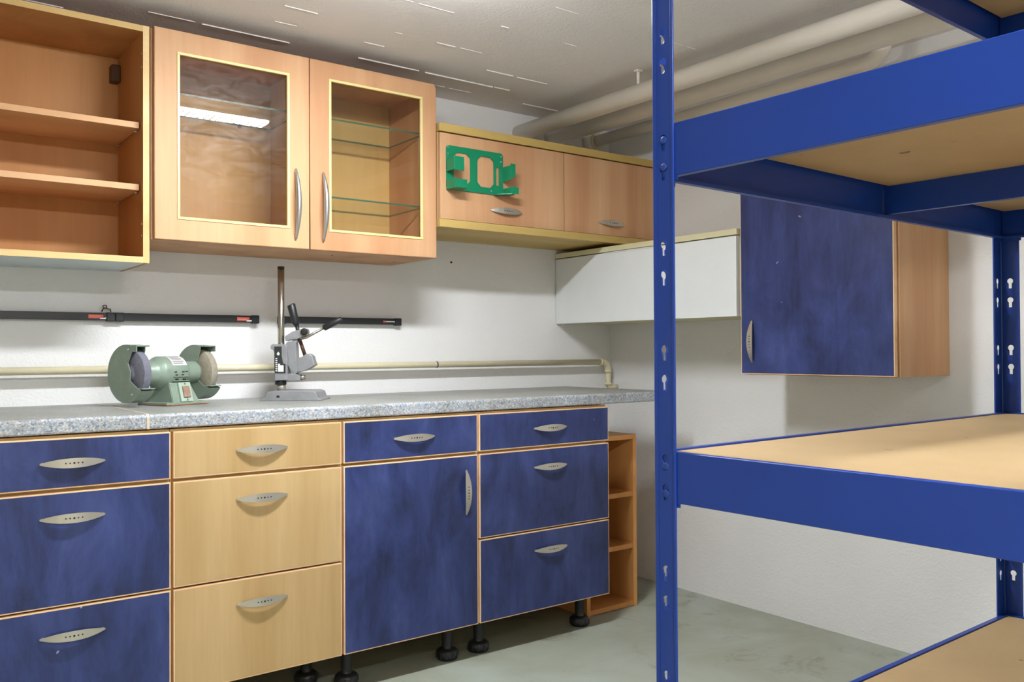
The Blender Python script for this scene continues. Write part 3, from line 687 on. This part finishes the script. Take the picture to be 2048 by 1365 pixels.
# ---------------------------------------------------------------- bench grinder
def grinder():
    phi = R(22); cz = .100
    t = thing('bench_grinder', 'green double-wheel bench grinder standing on the worktop', 'grinder', (-2.098, -.215, ZW), phi)
    # local: X along the axle, -Y front, Z up from the worktop
    C_ = lambda x=0, y=0, z=cz: Matrix.Translation((x, y, z))
    m = MB().lathe([(.001, -.100), (.034, -.100), (.036, -.095), (.036, -.062), (.040, -.054), (.050, -.044), (.0515, -.040), (.0515, .034), (.049, .040), (.038, .052), (.036, .060), (.036, .095), (.034, .100), (.001, .100)], 40, 0, C_(), 'X')
    obj('motor_body', m, M_green, t, local=True, label='ribbed green motor housing')
    r_ = MB()
    for k in range(2): r_.box(-.018, .040, -.0535, -.040, cz-.012-k*.014, cz-.0095-k*.014, .0005)
    obj('rib', r_, M_green, t, local=True)
    v = MB()
    for xx, zz in ((-.010, .003), (.018, .003), (-.006, -.006), (.016, -.006), (.030, .004), (-.004, -.020), (.024, -.020)):
        v.box(xx-.005, xx+.005, -.0518, -.046, cz+zz-.0020, cz+zz+.0020, .0008)
    obj('vent_slot', v, M_dark, t, local=True)
    # curved sticker with print lines
    st = MB(); b = bmesh.new(); N = 8; A0, A1 = R(100), R(152)
    rows = [[b.verts.new((x, .0519*math.cos(A0+(A1-A0)*i/N+0), .0519*math.sin(A0+(A1-A0)*i/N))) for x in (-.016, .036)] for i in range(N+1)]
    for p, q in zip(rows, rows[1:]): b.faces.new((p[0], p[1], q[1], q[0]))
    st._add(b, 0, C_())
    for i in range(6):
        a = R(103+8*i); b = bmesh.new(); rr = .0523
        vs = [b.verts.new((x, rr*math.cos(a2), rr*math.sin(a2))) for x, a2 in ((-.012, a), (.030 - .006*(i % 2), a), (.030-.006*(i % 2), a+.05), (-.012, a+.05))]
        b.faces.new(vs); st._add(b, 1, C_())
    obj('sticker', st, (M_paper, M_print), t, local=True, label='white printed instruction sticker')
    # stand
    m = MB().prism([(-.060, 0), (.092, 0), (.092, .010), (-.060, .010)], -.075, .065, 'Y', .002)
    b = bmesh.new()
    lo = [(-.034, -.070), (.066, -.070), (.060, .050), (-.050, .050)]; hi = [(-.036, -.052), (.040, -.052), (.036, .030), (-.036, .030)]
    A = [b.verts.new((x, y, .008)) for x, y in lo]; B = [b.verts.new((x, y, .070)) for x, y in hi]
    b.faces.new(A[::-1]); b.faces.new(B)
    for i in range(4): b.faces.new((A[i], A[(i+1) % 4], B[(i+1) % 4], B[i]))
    bmesh.ops.bevel(b, geom=b.edges[:], offset=.002, segments=2, affect='EDGES'); m._add(b)
    obj('stand', m, M_green, t, local=True)
    obj('base_edge', MB().box(-.0605, .0925, -.0765, .0655, .0008, .0040, .001), M_rust, t, local=True, label='rusty lower edge of the base')
    sw = MB(); S = Matrix.Translation((.014, -.064, .040)) @ Matrix.Rotation(R(-16), 4, 'X')
    sw.box(-.022, .022, -.005, .006, -.031, .031, .002, 0, S)
    p_ = obj('switch_plate', sw, M_green2, t, local=True)
    k_ = MB().box(-.012, .013, -.010, 0, -.018, .018, .002, 0, S); obj('switch', k_, M_amber, p_, local=True, label='worn reddish-brown rocker switch')
    for zz in (-.0255, .0255): obj('screw', MB().lathe([(.0028, 0), (.002, .0015)], 10, 0, S @ Matrix.Translation((0, -.0065, zz)) @ Matrix.Rotation(R(90), 4, 'X')), M_alu, p_, local=True)
    Rg = .088
    def guard(xo, side, stone, lab):
        """outer cover at x=xo, rim towards the motor; forward is -Y"""
        prof = []; n = 40; a0, a1 = 70, 325
        P = [(Rg*math.cos(R(a0+(a1-a0)*k/n)), Rg*math.sin(R(a0+(a1-a0)*k/n))) for k in range(n+1)]
        notch = [(.050, -.040), (.019, -.020), (.021, .008), (.009, .032), (.030, .070)]
        poly = [(-f, z+cz) for f, z in P + notch]
        wd = .043; xi = xo - side*wd
        m = MB().prism(poly, xo-.0012, xo+.0012, 'X')
        b = bmesh.new(); rings = []
        for f, z in [(.052, .0835)] + P:
            rr = 1-.0022/Rg
            rings.append([b.verts.new(q) for q in ((xo, -f, z+cz), (xi, -f, z+cz), (xi, -f*rr, z*rr+cz), (xo, -f*rr, z*rr+cz))])
        for p, q in zip(rings, rings[1:]):
            for k in range(4): b.faces.new((p[k], p[(k+1) % 4], q[(k+1) % 4], q[k]))
        b.faces.new(rings[0]); b.faces.new(rings[-1][::-1]); bmesh.ops.recalc_face_normals(b, faces=b.faces); m._add(b)
        m.prism([(-f, z+cz) for f, z in P + [(.045, -.042), (0.012, -.02), (.012, .03), (.030, .070)]], xi-.0012, xi+.0012, 'X')
        m.box(min(xo, xi), max(xo, xi), -.078, -.046, cz-.0455, cz-.0425, .0006)
        m.box(min(xo, xi), max(xo, xi), -.052, -.022, cz+.0825, cz+.0855, .0006)
        m.box(xo-.0015, xo+.0015, -.050, -.026, cz+.066, cz+.084, .0004)
        g = obj('wheel_guard', m, M_green, t, local=True)
        w = MB(); xc = (xo+xi)/2
        w.lathe([(.010, -.016), (.022, -.016), (.024, -.013), (.030, -.012), (.073, -.012), (.074, -.011), (.074, .011), (.073, .012), (.030, .012), (.024, .013), (.022, .016), (.010, .016)], 48, 0, C_(xc), 'X')
        obj('grinding_wheel', w, stone, t, local=True, label=lab)
        for f, z in ((.030, -.062), (.012, .072)):
            obj('guard_screw', MB().lathe([(.004, 0), (.004, .0025), (.002, .004)], 12, 0, Matrix.Translation((xo+side*.001, -f, z+cz)) @ Matrix.Rotation(R(90*side), 4, 'Y')), M_alu, g, local=True)
    guard(-.146, -1, M_stone1, 'dark grey grinding wheel'); guard(.143, 1, M_stone2, 'tan grinding wheel')
M_green2 = plain('pale_green_plate', (162, 180, 162), .4, var=.05)
grinder()

# ---------------------------------------------------------------- drill stand
def drill_stand():
    # local X runs to the right as the stand stands, local Y away; measured profile around the column
    y_ = R(-YAW); s = 582.0
    t = thing('drill_stand', 'grey drill press stand with steel column and black grips on the worktop', 'drill stand', (-1.7150, -.187, ZW), y_)
    def P(u, v): return ((u-558)/s, (800-v)/s)
    def poly(pts): return [P(*p) for p in pts]
    m = MB().prism(poly([(527, 800), (529, 796), (538, 793), (541, 785), (545, 782), (560, 781), (628, 781), (636, 784), (640, 795), (646, 797), (647, 800)]), -.075, .075, 'Y', .0018)
    m.box(-.055, .153, -.066, .066, .0, .0035, .001)
    obj('base', m, M_castgrey, t, local=True, label='cast grey base plate')
    obj('base_slot', MB().box(.004, .014, -.0765, -.070, .011, .018, .0008), M_dark, t, local=True)
    obj('column', MB().tube([(0, 0, .025), (0, 0, P(0, 536)[1])], .0112, 24), M_steel, t, local=True, label='steel column')
    obj('column_cap', MB().tube([(0, 0, P(0, 536)[1]-.003), (0, 0, P(0, 534.5)[1])], .0118, 24), M_black, t, local=True)
    obj('stop_collar', MB().lathe([(.018, 0), (.0195, .001), (.0195, .014), (.018, .015)], 24, 0, Matrix.Translation((-.002, 0, P(0, 770)[1]))), M_black, t, local=True)
    obj('lower_sleeve', MB().tube([(0, 0, .03), (0, 0, P(0, 768)[1])], .0145, 24), M_steel2, t, local=True)
    br = MB().prism(poly([(541, 699), (541, 692), (545, 689), (570, 690), (574, 694), (574, 760), (549, 762), (548, 705), (545, 700)]), -.026, .026, 'Y', .002)
    br.prism(poly([(548, 748), (588, 748), (598, 751), (598, 761), (586, 762.5), (549, 760)]), -.023, .023, 'Y', .0018)
    obj('column_bracket', br, M_castgrey, t, local=True)
    lb = MB().prism(poly([(548.5, 694), (563, 694), (563, 712), (566, 728), (570.5, 729), (570.5, 747), (549, 747)]), -.0272, -.0255, 'Y', 0, 0)
    lb.prism(poly([(556, 728), (560, 728), (560, 731), (567, 731), (567, 744), (556, 744)]), -.0276, -.0270, 'Y', 0, 1)
    for k in range(7): lb.prism(poly([(551, 717+k*4), (554.5, 717+k*4), (554.5, 719+k*4), (551, 719+k*4)]), -.0276, -.0270, 'Y', 0, 1)
    lb.prism(poly([(553, 709), (556.5, 704), (560, 709), (556.5, 712)]), -.0276, -.0270, 'Y', 0, 1)
    obj('label_plate', lb, (M_print, M_paper), t, local=True, label='black and white label plate')
    obj('clamp_screw', MB().tube([(P(592, 0)[0], -.004, P(0, 756)[1]), (P(607, 0)[0], -.004, P(0, 755)[1])], .0078, 14).tube([(P(590, 0)[0], -.004, P(0, 756)[1]), (P(596, 0)[0], -.004, P(0, 756)[1])], .0105, 6), M_steel, t, local=True)
    sl = MB().prism(poly([(570, 689), (574, 684), (588, 683), (590, 690), (593, 747), (588, 748.5), (581, 747), (571, 724)]), -.020, .020, 'Y', .002)
    sl.prism(poly([(573.5, 700), (577, 697), (589, 742), (586.5, 746), (578, 738)]), -.0215, -.0195, 'Y', 0.0006)
    obj('slide_housing', sl, M_castgrey, t, local=True)
    ar = MB().prism(poly([(568, 674), (583, 664.5), (603, 659), (611, 659), (613, 666), (611, 672), (594, 679), (569, 683)]), -.018, .018, 'Y', .002)
    ar.prism(poly([(581, 679), (592, 678), (592, 686), (583, 688)]), -.012, .012, 'Y', .001)
    obj('top_arm', ar, M_castgrey, t, local=True)
    ck = MB().prism(poly([(591, 718), (603, 714.5), (611, 708), (617, 709), (623, 713), (625, 722), (628.5, 731), (611, 741.5), (592, 746)]), -.021, .021, 'Y', .0025)
    ck.prism(poly([(595, 738), (610, 735), (625, 724), (628, 731), (611, 741), (594, 745)]), -.0235, .0235, 'Y', .001)
    obj('drill_clamp', ck, M_castgrey, t, local=True)
    a, b_ = P(594, 676), P(608, 717)
    obj('guide_rod', MB().tube([(a[0], -.004, a[1]), (b_[0], -.004, b_[1])], .0062, 16), M_rust2, t, local=True, label='dark rusted guide rod')
    a, b_, c_, d_ = P(579, 611), P(588, 646), P(591, 653), P(593, 668)
    obj('grip', MB().tube([(a[0], -.008, a[1]), (a[0]+.001, -.008, a[1]-.002), (b_[0], -.008, b_[1]), (c_[0], -.008, c_[1])], [.0125, .0142, .0128, .008], 16), M_black, t, local=True, label='upright black grip')
    obj('grip_stem', MB().tube([(c_[0], -.008, c_[1]), (d_[0], -.008, d_[1])], .0065, 14), M_black, t, local=True)
    obj('pivot_bolt', MB().lathe([(.012, 0), (.012, .006), (.007, .008)], 20, 0, Matrix.Translation((P(607, 0)[0], -.018, P(0, 665)[1])) @ Matrix.Rotation(R(90), 4, 'X')), M_dark, t, local=True)
    a, b_, c_ = P(600, 679), P(612, 676), P(648, 657)
    obj('lever', MB().tube([(a[0], -.024, a[1]), (b_[0], -.024, b_[1]), (c_[0], -.024, c_[1])], [.008, .0085, .0075], 12, flat=.55), M_steel, t, local=True)
    a, b_ = P(646, 658), P(682, 640)
    obj('grip', MB().tube([(a[0], -.024, a[1]), (a[0]+.002, -.024, a[1]+.001), (b_[0]-.004, -.024, b_[1]-.002), (b_[0], -.024, b_[1])], [.009, .0108, .0095, .006], 16), M_black, t, local=True, label='black grip at the end of the feed lever')
M_steel2 = plain('pale_sleeve', (170, 164, 150), .5, .4, var=.2, sc=40)
drill_stand()
